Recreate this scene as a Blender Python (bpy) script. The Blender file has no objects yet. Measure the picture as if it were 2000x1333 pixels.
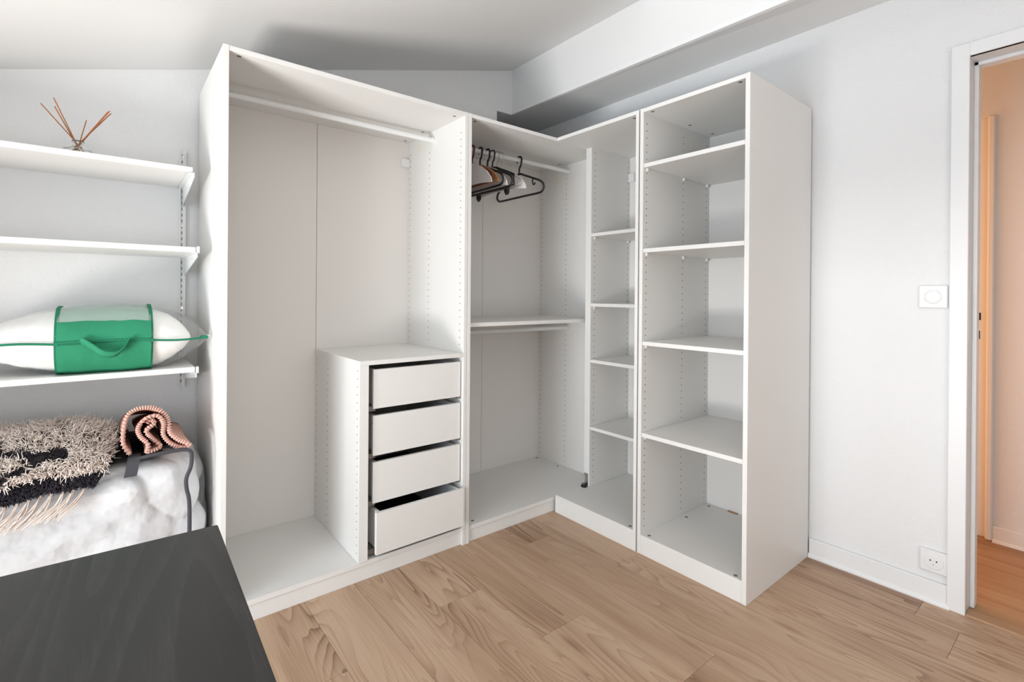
import bpy, bmesh, math, random
from mathutils import Vector, Matrix, noise
random.seed(7)
S = bpy.context.scene
COL = S.collection

# ------------------------------------------------------------------ camera
cd = bpy.data.cameras.new('camera')
cam = bpy.data.objects.new('camera', cd); COL.objects.link(cam)
YAW, PITCH, ROLL = 0.6803, -0.0015, 0.0077
f = Vector((math.sin(YAW)*math.cos(PITCH), math.cos(YAW)*math.cos(PITCH), math.sin(PITCH)))
r = Vector((math.cos(YAW), -math.sin(YAW), 0)); u = r.cross(f)
r2 = math.cos(ROLL)*r + math.sin(ROLL)*u; u2 = -math.sin(ROLL)*r + math.cos(ROLL)*u
m = Matrix((r2, u2, -f)).transposed().to_4x4(); m.translation = (-2.4433, -2.504, 1.1647)
cam.matrix_world = m
cd.sensor_width = 36.0; cd.lens = 971.775/2000*36; cd.shift_x = 0.0; cd.shift_y = -0.0445
cd.clip_start = 0.02
S.camera = cam

# ------------------------------------------------------------------ light and exposure
S.view_settings.view_transform = 'Standard'; S.view_settings.look = 'None'
S.view_settings.gamma = 1.0; S.view_settings.use_curve_mapping = False
S.view_settings.exposure = 0.2
w = bpy.data.worlds.new('sky'); S.world = w; w.use_nodes = True
bg = w.node_tree.nodes['Background']; bg.inputs[0].default_value = (0.75, 0.86, 1.0, 1); bg.inputs[1].default_value = 0.6

def area(name, loc, rot, sx, sy, power, color, spread=180):
    d = bpy.data.lights.new(name, 'AREA'); d.shape = 'RECTANGLE'; d.size = sx; d.size_y = sy
    d.energy = power; d.color = color; d.spread = math.radians(spread)
    o = bpy.data.objects.new(name, d); o.location = loc; o.rotation_euler = rot; COL.objects.link(o); return o
# daylight through the low window of the left wall, then two added fill lights
area('window_daylight', (-4.44, -1.75, 0.95), (0, -math.pi/2, 0), 1.6, 1.2, 40, (0.75, 0.875, 1.0))
area('upward_fill', (-4.15, -1.70, 0.12), (0, -math.radians(150), 0), 0.55, 1.2, 74, (0.98, 0.97, 0.95), 150)  # added fill aimed up to brighten ceiling and undersides; no terrace is built
area('front_fill', (-2.3, -3.93, 0.95), (math.pi/2+0.42, 0, 0), 1.7, 1.3, 17, (1.0, 0.96, 0.93))  # added frontal fill before the closed front wall, no window there
# warm lamp of the hall
area('hall_lamp_light', (0.50, -1.24, 1.15), (-math.pi/2, 0, 0), 0.65, 2.1, 8.5, (1.0, 0.44, 0.145))

# ------------------------------------------------------------------ materials
def nodes(mt):
    mt.use_nodes = True; nt = mt.node_tree
    return nt, nt.nodes, nt.links, nt.nodes['Principled BSDF']
def sock(bs, name, v):
    if name in bs.inputs: bs.inputs[name].default_value = v
def mat(name, col, rough=0.5, metal=0.0, spec=0.5, bump=None, var=0.0, coat=0.0):
    mt = bpy.data.materials.new(name); nt, N, L, bs = nodes(mt)
    sock(bs, 'Base Color', (*col, 1)); sock(bs, 'Roughness', rough); sock(bs, 'Metallic', metal)
    sock(bs, 'Specular IOR Level', spec); sock(bs, 'Coat Weight', coat)
    tc = N.new('ShaderNodeTexCoord')
    if var:
        n = N.new('ShaderNodeTexNoise'); n.inputs['Scale'].default_value = 14; n.inputs['Detail'].default_value = 4
        L.new(tc.outputs['Object'], n.inputs['Vector'])
        mx = N.new('ShaderNodeMix'); mx.data_type = 'RGBA'
        mx.inputs[6].default_value = (*[c*(1-var) for c in col], 1); mx.inputs[7].default_value = (*[min(1, c*(1+var)) for c in col], 1)
        L.new(n.outputs[0], mx.inputs[0]); L.new(mx.outputs[2], bs.inputs['Base Color'])
    if bump:
        sc, st, dist = bump
        n = N.new('ShaderNodeTexNoise'); n.inputs['Scale'].default_value = sc; n.inputs['Detail'].default_value = 3
        L.new(tc.outputs['Object'], n.inputs['Vector'])
        b = N.new('ShaderNodeBump'); b.inputs['Strength'].default_value = st; b.inputs['Distance'].default_value = dist
        L.new(n.outputs[0], b.inputs['Height']); L.new(b.outputs[0], bs.inputs['Normal'])
    return mt

WHITE = (0.80, 0.787, 0.762)
M = {}
M['melamine'] = mat('white_melamine', WHITE, 0.42, spec=0.4, bump=(350, 0.06, 0.001))
M['back'] = mat('white_fibreboard', (0.79, 0.765, 0.735), 0.55, spec=0.3)
M['plaster'] = mat('rough_white_plaster', (0.80, 0.80, 0.80), 0.85, spec=0.2, bump=(130, 0.45, 0.004))
M['ceiling'] = mat('white_ceiling_paint', (0.80, 0.80, 0.795), 0.9, spec=0.15, bump=(60, 0.08, 0.002))
M['paint'] = mat('white_satin_paint', (0.82, 0.82, 0.82), 0.4, spec=0.4, bump=(40, 0.05, 0.002))
M['plastic'] = mat('white_plastic', (0.80, 0.80, 0.80), 0.35)
M['clipwhite'] = mat('cream_plastic', (0.80, 0.78, 0.70), 0.4)
M['rail'] = mat('white_lacquered_steel', (0.80, 0.81, 0.80), 0.3, spec=0.5)
M['hole'] = mat('hole_shadow_brown', (0.10, 0.085, 0.07), 0.9)
M['cam'] = mat('grey_zinc', (0.22, 0.21, 0.20), 0.5, metal=0.6)
M['steel'] = mat('bright_steel', (0.6, 0.6, 0.6), 0.3, metal=1.0)
M['black'] = mat('black_plastic', (0.012, 0.010, 0.010), 0.38)
M['blackcloth'] = mat('black_nylon', (0.02, 0.02, 0.023), 0.8, bump=(400, 0.3, 0.001))
M['greycloth'] = mat('charcoal_binding', (0.055, 0.055, 0.065), 0.8, bump=(400, 0.3, 0.001))
M['drawerfloor'] = mat('dark_drawer_bottom', (0.03, 0.027, 0.024), 0.8)
M['red'] = mat('dark_red_plastic', (0.14, 0.018, 0.012), 0.35)
M['hangwood'] = mat('hanger_wood', (0.42, 0.20, 0.075), 0.5, var=0.3)
M['satin'] = mat('white_hanger_plastic', (0.82, 0.77, 0.75), 0.35)
M['reed'] = mat('orange_brown_reed', (0.40, 0.13, 0.035), 0.7, var=0.25)
M['green'] = mat('green_nonwoven', (0.03, 0.245, 0.128), 0.8, spec=0.2, bump=(220, 0.35, 0.002), var=0.18)
M['darkgreen'] = mat('green_binding', (0.02, 0.19, 0.10), 0.75, spec=0.2)
M['pillow'] = mat('white_pillow_cotton', (0.86, 0.85, 0.83), 0.8, bump=(28, 0.25, 0.01))
M['duvet'] = mat('white_quilt_cotton', (0.74, 0.74, 0.75), 0.85, bump=(9, 0.6, 0.04))
M['blanket'] = mat('dusty_pink_fleece', (0.63, 0.37, 0.30), 0.95, spec=0.1, bump=(300, 0.5, 0.003), var=0.12)
M['stitch'] = mat('pale_pink_yarn', (0.74, 0.48, 0.41), 0.9, spec=0.1)
M['cream'] = mat('cream_shag_yarn', (0.93, 0.78, 0.705), 0.9, spec=0.1, var=0.15)
M['charcoal'] = mat('charcoal_shag_yarn', (0.045, 0.040, 0.050), 0.9, spec=0.1, var=0.3)
M['rugbase'] = mat('rug_backing', (0.10, 0.085, 0.08), 0.95, spec=0.1)
M['fringe'] = mat('cream_cotton_fringe', (0.72, 0.60, 0.53), 0.9, spec=0.1)
M['threshold'] = mat('oak_threshold', (0.45, 0.27, 0.15), 0.5, var=0.15)
M['latch'] = mat('dark_latch_hole', (0.015, 0.01, 0.008), 0.9)

def film(name, tint, opacity, rough=0.12, bump=35):
    mt = bpy.data.materials.new(name); mt.use_nodes = True; nt = mt.node_tree; N = nt.nodes; L = nt.links; N.clear()
    o = N.new('ShaderNodeOutputMaterial'); t = N.new('ShaderNodeBsdfTransparent'); t.inputs[0].default_value = (*tint, 1)
    g = N.new('ShaderNodeBsdfGlossy'); g.inputs['Roughness'].default_value = rough; g.inputs[0].default_value = (1, 1, 1, 1)
    d = N.new('ShaderNodeBsdfDiffuse'); d.inputs[0].default_value = (0.8, 0.82, 0.83, 1)
    fr = N.new('ShaderNodeLayerWeight'); fr.inputs[0].default_value = 0.5
    fp = N.new('ShaderNodeMath'); fp.operation = 'POWER'; fp.inputs[1].default_value = 3.5; L.new(fr.outputs['Facing'], fp.inputs[0])
    fa = N.new('ShaderNodeMath'); fa.operation = 'MULTIPLY_ADD'; fa.inputs[1].default_value = 0.55; fa.inputs[2].default_value = 0.05; L.new(fp.outputs[0], fa.inputs[0])
    tc = N.new('ShaderNodeTexCoord'); n = N.new('ShaderNodeTexNoise'); n.inputs['Scale'].default_value = bump; n.inputs['Detail'].default_value = 3
    n.inputs['Distortion'].default_value = 1.5
    b = N.new('ShaderNodeBump'); b.inputs['Strength'].default_value = 0.3; b.inputs['Distance'].default_value = 0.005
    L.new(tc.outputs['Object'], n.inputs['Vector']); L.new(n.outputs[0], b.inputs['Height'])
    L.new(b.outputs[0], g.inputs['Normal']); L.new(b.outputs[0], fr.inputs['Normal'])
    m1 = N.new('ShaderNodeMixShader'); m1.inputs[0].default_value = opacity
    L.new(t.outputs[0], m1.inputs[1]); L.new(d.outputs[0], m1.inputs[2])
    m2 = N.new('ShaderNodeMixShader'); L.new(fa.outputs[0], m2.inputs[0]); L.new(m1.outputs[0], m2.inputs[1]); L.new(g.outputs[0], m2.inputs[2])
    L.new(m2.outputs[0], o.inputs[0]); return mt
M['film'] = film('clear_plastic_film', (0.98, 0.985, 0.985), 0.03)
M['bagfilm'] = film('clear_bag_film', (0.98, 0.985, 0.99), 0.05, rough=0.18, bump=14)
M['windowfilm'] = film('frosted_green_film', (0.55, 0.74, 0.66), 0.22, rough=0.2)

def glass():
    mt = bpy.data.materials.new('clear_glass'); nt, N, L, bs = nodes(mt)
    sock(bs, 'Base Color', (0.95, 0.98, 0.96, 1)); sock(bs, 'Roughness', 0.03); sock(bs, 'Transmission Weight', 1.0); sock(bs, 'IOR', 1.45)
    return mt
M['glass'] = glass()
def liquid():
    mt = bpy.data.materials.new('amber_oil'); nt, N, L, bs = nodes(mt)
    sock(bs, 'Base Color', (0.75, 0.62, 0.45, 1)); sock(bs, 'Roughness', 0.05); sock(bs, 'Transmission Weight', 0.85); sock(bs, 'IOR', 1.36)
    return mt
M['oil'] = liquid()

def math_node(N, op, a=None, b=None):
    n = N.new('ShaderNodeMath'); n.operation = op
    for i, v in enumerate((a, b)):
        if isinstance(v, (int, float)): n.inputs[i].default_value = v
    return n
def wood(name, cdark, cmid, clight, rings=9.0, rough=0.42, sx=5.0, sy=0.75, per_piece=True, along='Y', tonevar=0.5):
    """plank wood: contour lines of stretched noise give the cathedral grain"""
    mt = bpy.data.materials.new(name); nt, N, L, bs = nodes(mt)
    tc = N.new('ShaderNodeTexCoord'); oi = N.new('ShaderNodeObjectInfo')
    off = N.new('ShaderNodeVectorMath'); off.operation = 'MULTIPLY_ADD'
    cmb = N.new('ShaderNodeCombineXYZ')
    for i in range(3): L.new(oi.outputs['Random'], cmb.inputs[i])
    L.new(cmb.outputs[0], off.inputs[0]); off.inputs[1].default_value = (37.0, 91.0, 13.0) if per_piece else (0, 0, 0)
    L.new(tc.outputs['Object'], off.inputs[2])
    def mapped(s):
        mp = N.new('ShaderNodeMapping'); mp.inputs['Scale'].default_value = s; L.new(off.outputs[0], mp.inputs['Vector']); return mp
    a = mapped((sx, sy, 1)); n1 = N.new('ShaderNodeTexNoise'); n1.inputs['Scale'].default_value = 1.0; n1.inputs['Detail'].default_value = 2.0; n1.inputs['Roughness'].default_value = 0.45
    n1.inputs['Distortion'].default_value = 0.35
    L.new(a.outputs[0], n1.inputs['Vector'])
    k = math_node(N, 'MULTIPLY', None, rings); L.new(n1.outputs[0], k.inputs[0])
    fr = math_node(N, 'FRACT'); L.new(k.outputs[0], fr.inputs[0])
    # asymmetric ring profile: dark line then fade
    pw = math_node(N, 'POWER', None, 2.2); L.new(fr.outputs[0], pw.inputs[0])
    b = mapped((230, 5.0, 1)); n2 = N.new('ShaderNodeTexNoise'); n2.inputs['Scale'].default_value = 1.0; n2.inputs['Detail'].default_value = 3.0
    L.new(b.outputs[0], n2.inputs['Vector'])
    c = mapped((9, 0.6, 1)); n3 = N.new('ShaderNodeTexNoise'); n3.inputs['Scale'].default_value = 1.0; n3.inputs['Detail'].default_value = 3.0
    L.new(c.outputs[0], n3.inputs['Vector'])
    # knots and mineral streaks
    kn = mapped((7, 1.7, 1)); vo = N.new('ShaderNodeTexVoronoi'); vo.inputs['Scale'].default_value = 1.0; vo.inputs['Randomness'].default_value = 1.0
    L.new(kn.outputs[0], vo.inputs['Vector'])
    kr = N.new('ShaderNodeMapRange'); kr.inputs[1].default_value = 0.03; kr.inputs[2].default_value = 0.16; kr.inputs[3].default_value = 0.5; kr.inputs[4].default_value = 0.0
    L.new(vo.outputs['Distance'], kr.inputs[0])
    mk = mapped((6, 0.9, 1)); nm = N.new('ShaderNodeTexNoise'); nm.inputs['Scale'].default_value = 1.0; nm.inputs['Detail'].default_value = 1.0
    L.new(mk.outputs[0], nm.inputs['Vector'])
    mm = N.new('ShaderNodeMapRange'); mm.inputs[1].default_value = 0.38; mm.inputs[2].default_value = 0.66; mm.inputs[3].default_value = 0.10; mm.inputs[4].default_value = 0.52
    L.new(nm.outputs[0], mm.inputs[0])
    s1 = math_node(N, 'MULTIPLY'); L.new(pw.outputs[0], s1.inputs[0]); L.new(mm.outputs[0], s1.inputs[1])
    s2 = math_node(N, 'MULTIPLY_ADD', None, 0.45); L.new(n2.outputs[0], s2.inputs[0]); L.new(s1.outputs[0], s2.inputs[2])
    s3 = math_node(N, 'MULTIPLY_ADD', None, 1.0); L.new(n3.outputs[0], s3.inputs[0]); L.new(s2.outputs[0], s3.inputs[2])
    s4 = math_node(N, 'ADD'); L.new(s3.outputs[0], s4.inputs[0]); L.new(kr.outputs[0], s4.inputs[1])
    rt = math_node(N, 'MULTIPLY_ADD', None, tonevar*0.5); L.new(oi.outputs['Random'], rt.inputs[0]); L.new(s4.outputs[0], rt.inputs[2])
    mr = N.new('ShaderNodeMapRange'); mr.inputs[1].default_value = 0.62; mr.inputs[2].default_value = 1.45; L.new(rt.outputs[0], mr.inputs[0])
    rp = N.new('ShaderNodeValToRGB'); e = rp.color_ramp.elements
    e[0].position = 0.0; e[0].color = (*clight, 1); e[1].position = 1.0; e[1].color = (*cdark, 1)
    em = e.new(0.45); em.color = (*cmid, 1)
    L.new(mr.outputs[0], rp.inputs[0]); L.new(rp.outputs[0], bs.inputs['Base Color'])
    sock(bs, 'Roughness', rough); sock(bs, 'Specular IOR Level', 0.35)
    bp = N.new('ShaderNodeBump'); bp.inputs['Strength'].default_value = 0.12; bp.inputs['Distance'].default_value = 0.001
    L.new(n2.outputs[0], bp.inputs['Height']); L.new(bp.outputs[0], bs.inputs['Normal'])
    return mt
M['oak'] = wood('oak_laminate', (0.17, 0.082, 0.047), (0.43, 0.275, 0.175), (0.58, 0.405, 0.28), rings=26.0, sx=5.5, sy=0.62, tonevar=0.35)
M['halloak'] = wood('hall_oak', (0.26, 0.13, 0.06), (0.42, 0.24, 0.12), (0.50, 0.31, 0.17), rings=5, sx=8, sy=0.5)
def desk_wood():
    mt = bpy.data.materials.new('black_brown_ash'); nt, N, L, bs = nodes(mt)
    tc = N.new('ShaderNodeTexCoord')
    def nz(scale, det, dist=0.0):
        mp = N.new('ShaderNodeMapping'); mp.inputs['Scale'].default_value = scale; L.new(tc.outputs['Object'], mp.inputs['Vector'])
        n = N.new('ShaderNodeTexNoise'); n.inputs['Scale'].default_value = 1; n.inputs['Detail'].default_value = det; n.inputs['Distortion'].default_value = dist
        L.new(mp.outputs[0], n.inputs['Vector']); return n
    n1 = nz((3.5, 0.5, 1), 2, 0.3)
    k = math_node(N, 'MULTIPLY', None, 26.0); L.new(n1.outputs[0], k.inputs[0])
    fr = math_node(N, 'FRACT'); L.new(k.outputs[0], fr.inputs[0])
    n2 = nz((260, 14, 1), 2)
    h = math_node(N, 'MULTIPLY'); L.new(fr.outputs[0], h.inputs[0]); L.new(n2.outputs[0], h.inputs[1])
    rp = N.new('ShaderNodeValToRGB'); e = rp.color_ramp.elements
    e[0].position = 0.2; e[0].color = (0.012, 0.0115, 0.011, 1); e[1].position = 0.75; e[1].color = (0.030, 0.029, 0.028, 1)
    L.new(h.outputs[0], rp.inputs[0]); L.new(rp.outputs[0], bs.inputs['Base Color'])
    sock(bs, 'Roughness', 0.42); sock(bs, 'Specular IOR Level', 0.5)
    b = N.new('ShaderNodeBump'); b.inputs['Strength'].default_value = 0.3; b.inputs['Distance'].default_value = 0.0015
    L.new(h.outputs[0], b.inputs['Height']); L.new(b.outputs[0], bs.inputs['Normal']); return mt
M['desk'] = desk_wood()

# ------------------------------------------------------------------ mesh helpers
ORG = {}                     # world origin of every object (nothing is rotated)
def box(bm, x0, x1, y0, y1, z0, z1, bev=0.0):
    vs = [bm.verts.new((x, y, z)) for x in (x0, x1) for y in (y0, y1) for z in (z0, z1)]
    fs = []
    for q in ((0,1,3,2), (4,6,7,5), (0,4,5,1), (2,3,7,6), (0,2,6,4), (1,5,7,3)):
        fs.append(bm.faces.new([vs[i] for i in q]))
    if bev:
        es = list({e for fc in fs for e in fc.edges})
        bmesh.ops.bevel(bm, geom=es, offset=bev, segments=1, affect='EDGES', profile=0.5)
def prism(bm, poly, axis, a, b):
    """extrude a polygon given in the two other axes from a to b"""
    def P(p, t):
        return {'x': (t, p[0], p[1]), 'y': (p[0], t, p[1]), 'z': (p[0], p[1], t)}[axis]
    A = [bm.verts.new(P(p, a)) for p in poly]; B = [bm.verts.new(P(p, b)) for p in poly]
    n = len(poly); bm.faces.new(A); bm.faces.new(B[::-1])
    for i in range(n): bm.faces.new((A[i], B[i], B[(i+1) % n], A[(i+1) % n]))
def tube(bm, pts, rad, n=8, closed=False, flat=1.0):
    pts = [Vector(p) for p in pts]; rings = []; k = len(pts); up = Vector((0.3, 0.2, 1)).normalized()
    for i, p in enumerate(pts):
        a = pts[(i-1) % k] if (closed or i) else pts[0]; b = pts[(i+1) % k] if (closed or i < k-1) else pts[-1]
        t = (b-a).normalized(); s = t.cross(up)
        if s.length < 1e-3: s = t.cross(Vector((1, 0, 0)))
        s.normalize(); up2 = s.cross(t).normalized(); up = up2
        rr = rad[i] if isinstance(rad, (list, tuple)) else rad
        rings.append([bm.verts.new(p + s*math.cos(2*math.pi*j/n)*rr + up2*math.sin(2*math.pi*j/n)*rr*flat) for j in range(n)])
    for i in range(k if closed else k-1):
        A, B = rings[i], rings[(i+1) % k]
        for j in range(n): bm.faces.new((A[j], A[(j+1) % n], B[(j+1) % n], B[j]))
    if not closed:
        bm.faces.new(rings[0][::-1]); bm.faces.new(rings[-1])
def ribbon(bm, pts, wvec, th, nvec=None):
    """flat strap following pts; wvec half-width vector"""
    pts = [Vector(p) for p in pts]; wv = Vector(wvec); k = len(pts); R = []
    for i, p in enumerate(pts):
        t = (pts[min(i+1, k-1)]-pts[max(i-1, 0)]).normalized(); nn = t.cross(wv).normalized()*th/2
        R.append([bm.verts.new(p-wv-nn), bm.verts.new(p+wv-nn), bm.verts.new(p+wv+nn), bm.verts.new(p-wv+nn)])
    for i in range(k-1):
        for j in range(4): bm.faces.new((R[i][j], R[i][(j+1) % 4], R[i+1][(j+1) % 4], R[i+1][j]))
    bm.faces.new(R[0][::-1]); bm.faces.new(R[-1])
def lathe(bm, prof, cx, cy, n=28):
    R = [[bm.verts.new((cx+r*math.cos(2*math.pi*j/n), cy+r*math.sin(2*math.pi*j/n), z)) for j in range(n)] for r, z in prof]
    for i in range(len(R)-1):
        for j in range(n): bm.faces.new((R[i][j], R[i][(j+1) % n], R[i+1][(j+1) % n], R[i+1][j]))
    bm.faces.new(R[0][::-1]); bm.faces.new(R[-1])
def cyl(bm, c, axis, rad, h, n=14):
    c = Vector(c); ax = {'x': Vector((1, 0, 0)), 'y': Vector((0, 1, 0)), 'z': Vector((0, 0, 1))}[axis]
    tube(bm, [c-ax*h/2, c+ax*h/2], rad, n)
def smooth_path(pts, sub=6, closed=False):
    pts = [Vector(p) for p in pts]; n = len(pts); out = []
    for i in range(n if closed else n-1):
        if closed: p0, p1, p2, p3 = pts[(i-1) % n], pts[i], pts[(i+1) % n], pts[(i+2) % n]
        else: p0, p1, p2, p3 = pts[max(i-1, 0)], pts[i], pts[i+1], pts[min(i+2, n-1)]
        for j in range(sub):
            t = j/sub
            out.append(0.5*((2*p1)+(p2-p0)*t+(2*p0-5*p1+4*p2-p3)*t*t+(3*p1-p0-3*p2+p3)*t**3))
    if not closed: out.append(pts[-1])
    return out
def link(name, bm, m_, parent=None, org=None, smooth=False):
    if org is None: org = ORG[parent.name] if parent else Vector((0, 0, 0))
    org = Vector(org)
    bmesh.ops.recalc_face_normals(bm, faces=bm.faces)
    me = bpy.data.meshes.new(name); bm.to_mesh(me); bm.free()
    me.transform(Matrix.Translation(-org)); me.materials.append(M[m_])
    if smooth:
        for p in me.polygons: p.use_smooth = True
    o = bpy.data.objects.new(name, me); COL.objects.link(o); ORG[o.name] = org
    if parent:
        o.parent = parent; o.location = org-ORG[parent.name]
    else: o.location = org
    return o
def part(name, m_, parent, *boxes, bev=0.0008, org=None):
    bm = bmesh.new()
    for b in boxes: box(bm, *b, bev=bev)
    return link(name, bm, m_, parent, org)
def thing(name, loc, label, cat, group=None):
    o = bpy.data.objects.new(name, None); COL.objects.link(o); o.location = loc; ORG[o.name] = Vector(loc)
    o.empty_display_size = 0.1; o['label'] = label; o['category'] = cat
    if group: o['group'] = group
    return o
def struct(o):
    o['kind'] = 'structure'; return o
def stuff(o):
    o['kind'] = 'stuff'; return o
def holes(parent, plane, coord, nrm, rows, z0, z1, skip=lambda a, z: False, step=0.032, rad=0.0029):
    """peg hole rows on a panel face; plane 'x' or 'y' tells which axis is constant"""
    bm = bmesh.new(); z = z0
    while z < z1:
        for a in rows:
            if not skip(a, z):
                c = (coord+nrm*0.0001, a, z) if plane == 'x' else (a, coord+nrm*0.0001, z)
                cyl(bm, c, plane, rad, 0.0006, 8)
        z += step
    return stuff(link('peg_holes', bm, 'hole', parent))
def cams(parent, pts, rad=0.0078):
    me = None
    for (x, y, z, s) in pts:
        if me is None:
            bm = bmesh.new(); cyl(bm, (x, y, z), 'z', rad, 0.0012, 14)
            o = link('cam_lock', bm, 'cam', parent, org=(x, y, z)); me = o.data
        else:
            o = bpy.data.objects.new('cam_lock', me); COL.objects.link(o); o.parent = parent; o.location = Vector((x, y, z))-ORG[parent.name]; ORG[o.name] = Vector((x, y, z))
def pins(parent, pts):
    """white shelf supports: peg plus wedge under the shelf"""
    me = None
    for (x, y, z) in pts:
        if me is None:
            bm = bmesh.new(); prism(bm, [(-0.006, 0), (0.006, 0), (0.004, -0.011), (-0.004, -0.011)], 'y', -0.011, 0.0)
            box(bm, -0.0025, 0.0025, -0.005, 0.0, -0.014, -0.009)
            me = bpy.data.meshes.new('shelf_pin'); bmesh.ops.recalc_face_normals(bm, faces=bm.faces); bm.to_mesh(me); bm.free(); me.materials.append(M['clipwhite'])
        o = bpy.data.objects.new('shelf_pin', me); COL.objects.link(o); o.parent = parent; o.location = Vector((x, y, z))-ORG[parent.name]

# ------------------------------------------------------------------ setting
HP = 2.010
# floor: sub-floor with separate laminate planks
fl = struct(part('floor', 'rugbase', None, (-4.6, 0.02, -4.1, 0.7, -0.06, -0.0135), bev=0))
seam0, pitch, plen = -1.292, 0.1915, 1.285
starts = {0: -1.26, -1: -0.905, 2: -0.75, 1: -1.67, 3: -1.126, 6: -2.02, 4: -1.52, 5: -0.86, -2: -1.72, -3: -1.31, -4: -1.0}
for ci in range(-17, 7):
    x0 = seam0+ci*pitch; x1 = x0+pitch
    if x0 < -4.5: x0 = -4.5
    x1 = min(x1, 0.012)
    if x1-x0 < 0.02: continue
    y = starts.get(ci, -random.uniform(0.3, 1.5))
    while y < 0: y += plen
    y0 = y
    while y0 > -4.05:
        a, b = y0-plen, min(y0, 0.005); a = max(a, -4.05)
        if b-a > 0.02:
            bm = bmesh.new(); g = 0.0004
            box(bm, x0+g, x1-g, a+g, b-g, -0.0135, 0.0, bev=0.0006)
            link('plank', bm, 'oak', fl, org=((x0+x1)/2, (a+b)/2, 0))
        y0 -= plen
slope = 0.2872
def zc(x): return 1.952+slope*(x+2.749)
bm = bmesh.new(); XL = -3.6
prism(bm, [(XL-0.1, 0), (-0.542, 0), (-0.542, 2.330), (-0.419, 2.332), (-0.419, 2.345), (0.015, 2.373), (0.015, 2.62), (-0.419, 2.62), (XL-0.1, zc(XL-0.1))], 'y', 0.012, 0.30)
struct(link('wall_back', bm, 'plaster'))
bm = bmesh.new(); box(bm, -0.542, 0.14, 0.60, 0.70, 0, 2.5); box(bm, -0.60, -0.542, 0.30, 0.70, 0, 2.5); prism(bm, [(-0.542, 2.33), (-0.419, 2.332), (-0.419, 2.345), (0.015, 2.373), (0.015, 2.5), (-0.542, 2.5)], 'y', 0.30, 0.60)
struct(link('wall_alcove', bm, 'plaster'))
YD0, YD1, ZD = -2.137, -2.94, 2.052
bm = bmesh.new(); box(bm, 0.015, 0.139, YD0+0.03, 0.60, -0.05, 2.62); box(bm, 0.015, 0.139, -4.1, YD1-0.03, -0.05, 2.62); box(bm, 0.015, 0.139, YD1-0.03, YD0+0.03, ZD+0.03, 2.62)
struct(link('wall_right', bm, 'plaster'))
bm = bmesh.new(); YS = -1.05
prism(bm, [(XL-0.1, zc(XL-0.1)), (-0.419, zc(-0.419)), (-0.419, zc(-0.419)+0.12), (XL-0.1, zc(XL-0.1)+0.12)], 'y', YS, 0.3)
struct(link('ceiling', bm, 'ceiling'))
# the slope ends at a flat dormer ceiling over the rest of the room (out of view)
XW = -4.5
struct(part('ceiling', 'ceiling', None, (XW-0.1, -0.419, -4.1, YS, 2.62, 2.74), bev=0))
bm = bmesh.new(); prism(bm, [(XL-0.1, zc(XL-0.1)+0.121), (-0.419, 2.741), (XL-0.1, 2.741)], 'y', YS, YS+0.08)
prism(bm, [(XW-0.1, -0.05), (XL-0.1, -0.05), (XL-0.1, 2.62), (XW-0.1, 2.62)], 'y', YS, YS+0.08)
struct(link('wall_dormer', bm, 'plaster'))
# beam boxed in along the right wall
bm = bmesh.new()
def beam_sec(y): return [(-0.419, y, 2.345+0.017*y), (0.015, y, 2.373), (0.015, y, 2.72), (-0.419, y, 2.72)]
A = [bm.verts.new(p) for p in beam_sec(0.012)]; B = [bm.verts.new(p) for p in beam_sec(-4.1)]
bm.faces.new(A); bm.faces.new(B[::-1])
for i in range(4): bm.faces.new((A[i], B[i], B[(i+1) % 4], A[(i+1) % 4]))
struct(link('trim_1', bm, 'ceiling'))['label'] = 'boxed white beam under the ceiling along the right wall'
bm = bmesh.new()
def strip_sec(y): z = 2.330+0.017*y; return [(-0.426, y, z), (-0.405, y, z), (-0.405, y, z+0.02), (-0.426, y, z+0.02)]
A = [bm.verts.new(p) for p in strip_sec(0.012)]; B = [bm.verts.new(p) for p in strip_sec(-4.1)]
bm.faces.new(A); bm.faces.new(B[::-1])
for i in range(4): bm.faces.new((A[i], B[i], B[(i+1) % 4], A[(i+1) % 4]))
struct(link('trim_2', bm, 'paint'))
# left wall with its low window, closed front wall (both out of view)
WY0, WY1, WZ0, WZ1 = -2.40, -1.12, 0.05, 1.85
bm = bmesh.new(); zt = 2.62
box(bm, XW-0.1, XW, WY1, YS, -0.05, zt); box(bm, XW-0.1, XW, -4.1, WY0, -0.05, zt); box(bm, XW-0.1, XW, WY0, WY1, -0.05, WZ0); box(bm, XW-0.1, XW, WY0, WY1, WZ1, zt)
struct(link('wall_left', bm, 'plaster'))
bm = bmesh.new(); box(bm, XL-0.1, XL, YS+0.08, 0.012, -0.05, zc(XL-0.1))
struct(link('wall_knee', bm, 'plaster'))
bm = bmesh.new()
for (a, b, c, d) in ((WY0, WY1, WZ0, WZ0+0.05), (WY0, WY1, WZ1-0.05, WZ1), (WY0, WY0+0.05, WZ0, WZ1), (WY1-0.05, WY1, WZ0, WZ1), (-1.80, -1.72, WZ0, WZ1)):
    box(bm, XW-0.08, XW-0.02, a, b, c, d, bev=0.003)
win = struct(link('window_1', bm, 'paint'))
bm = bmesh.new(); box(bm, XW-0.055, XW-0.05, WY0+0.05, WY1-0.05, WZ0+0.05, WZ1-0.05); link('pane', bm, 'glass', win)
bm = bmesh.new(); box(bm, XW-0.1, 0.015, -4.1, -4.0, -0.05, 2.75)
struct(link('wall_front', bm, 'plaster'))

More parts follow.
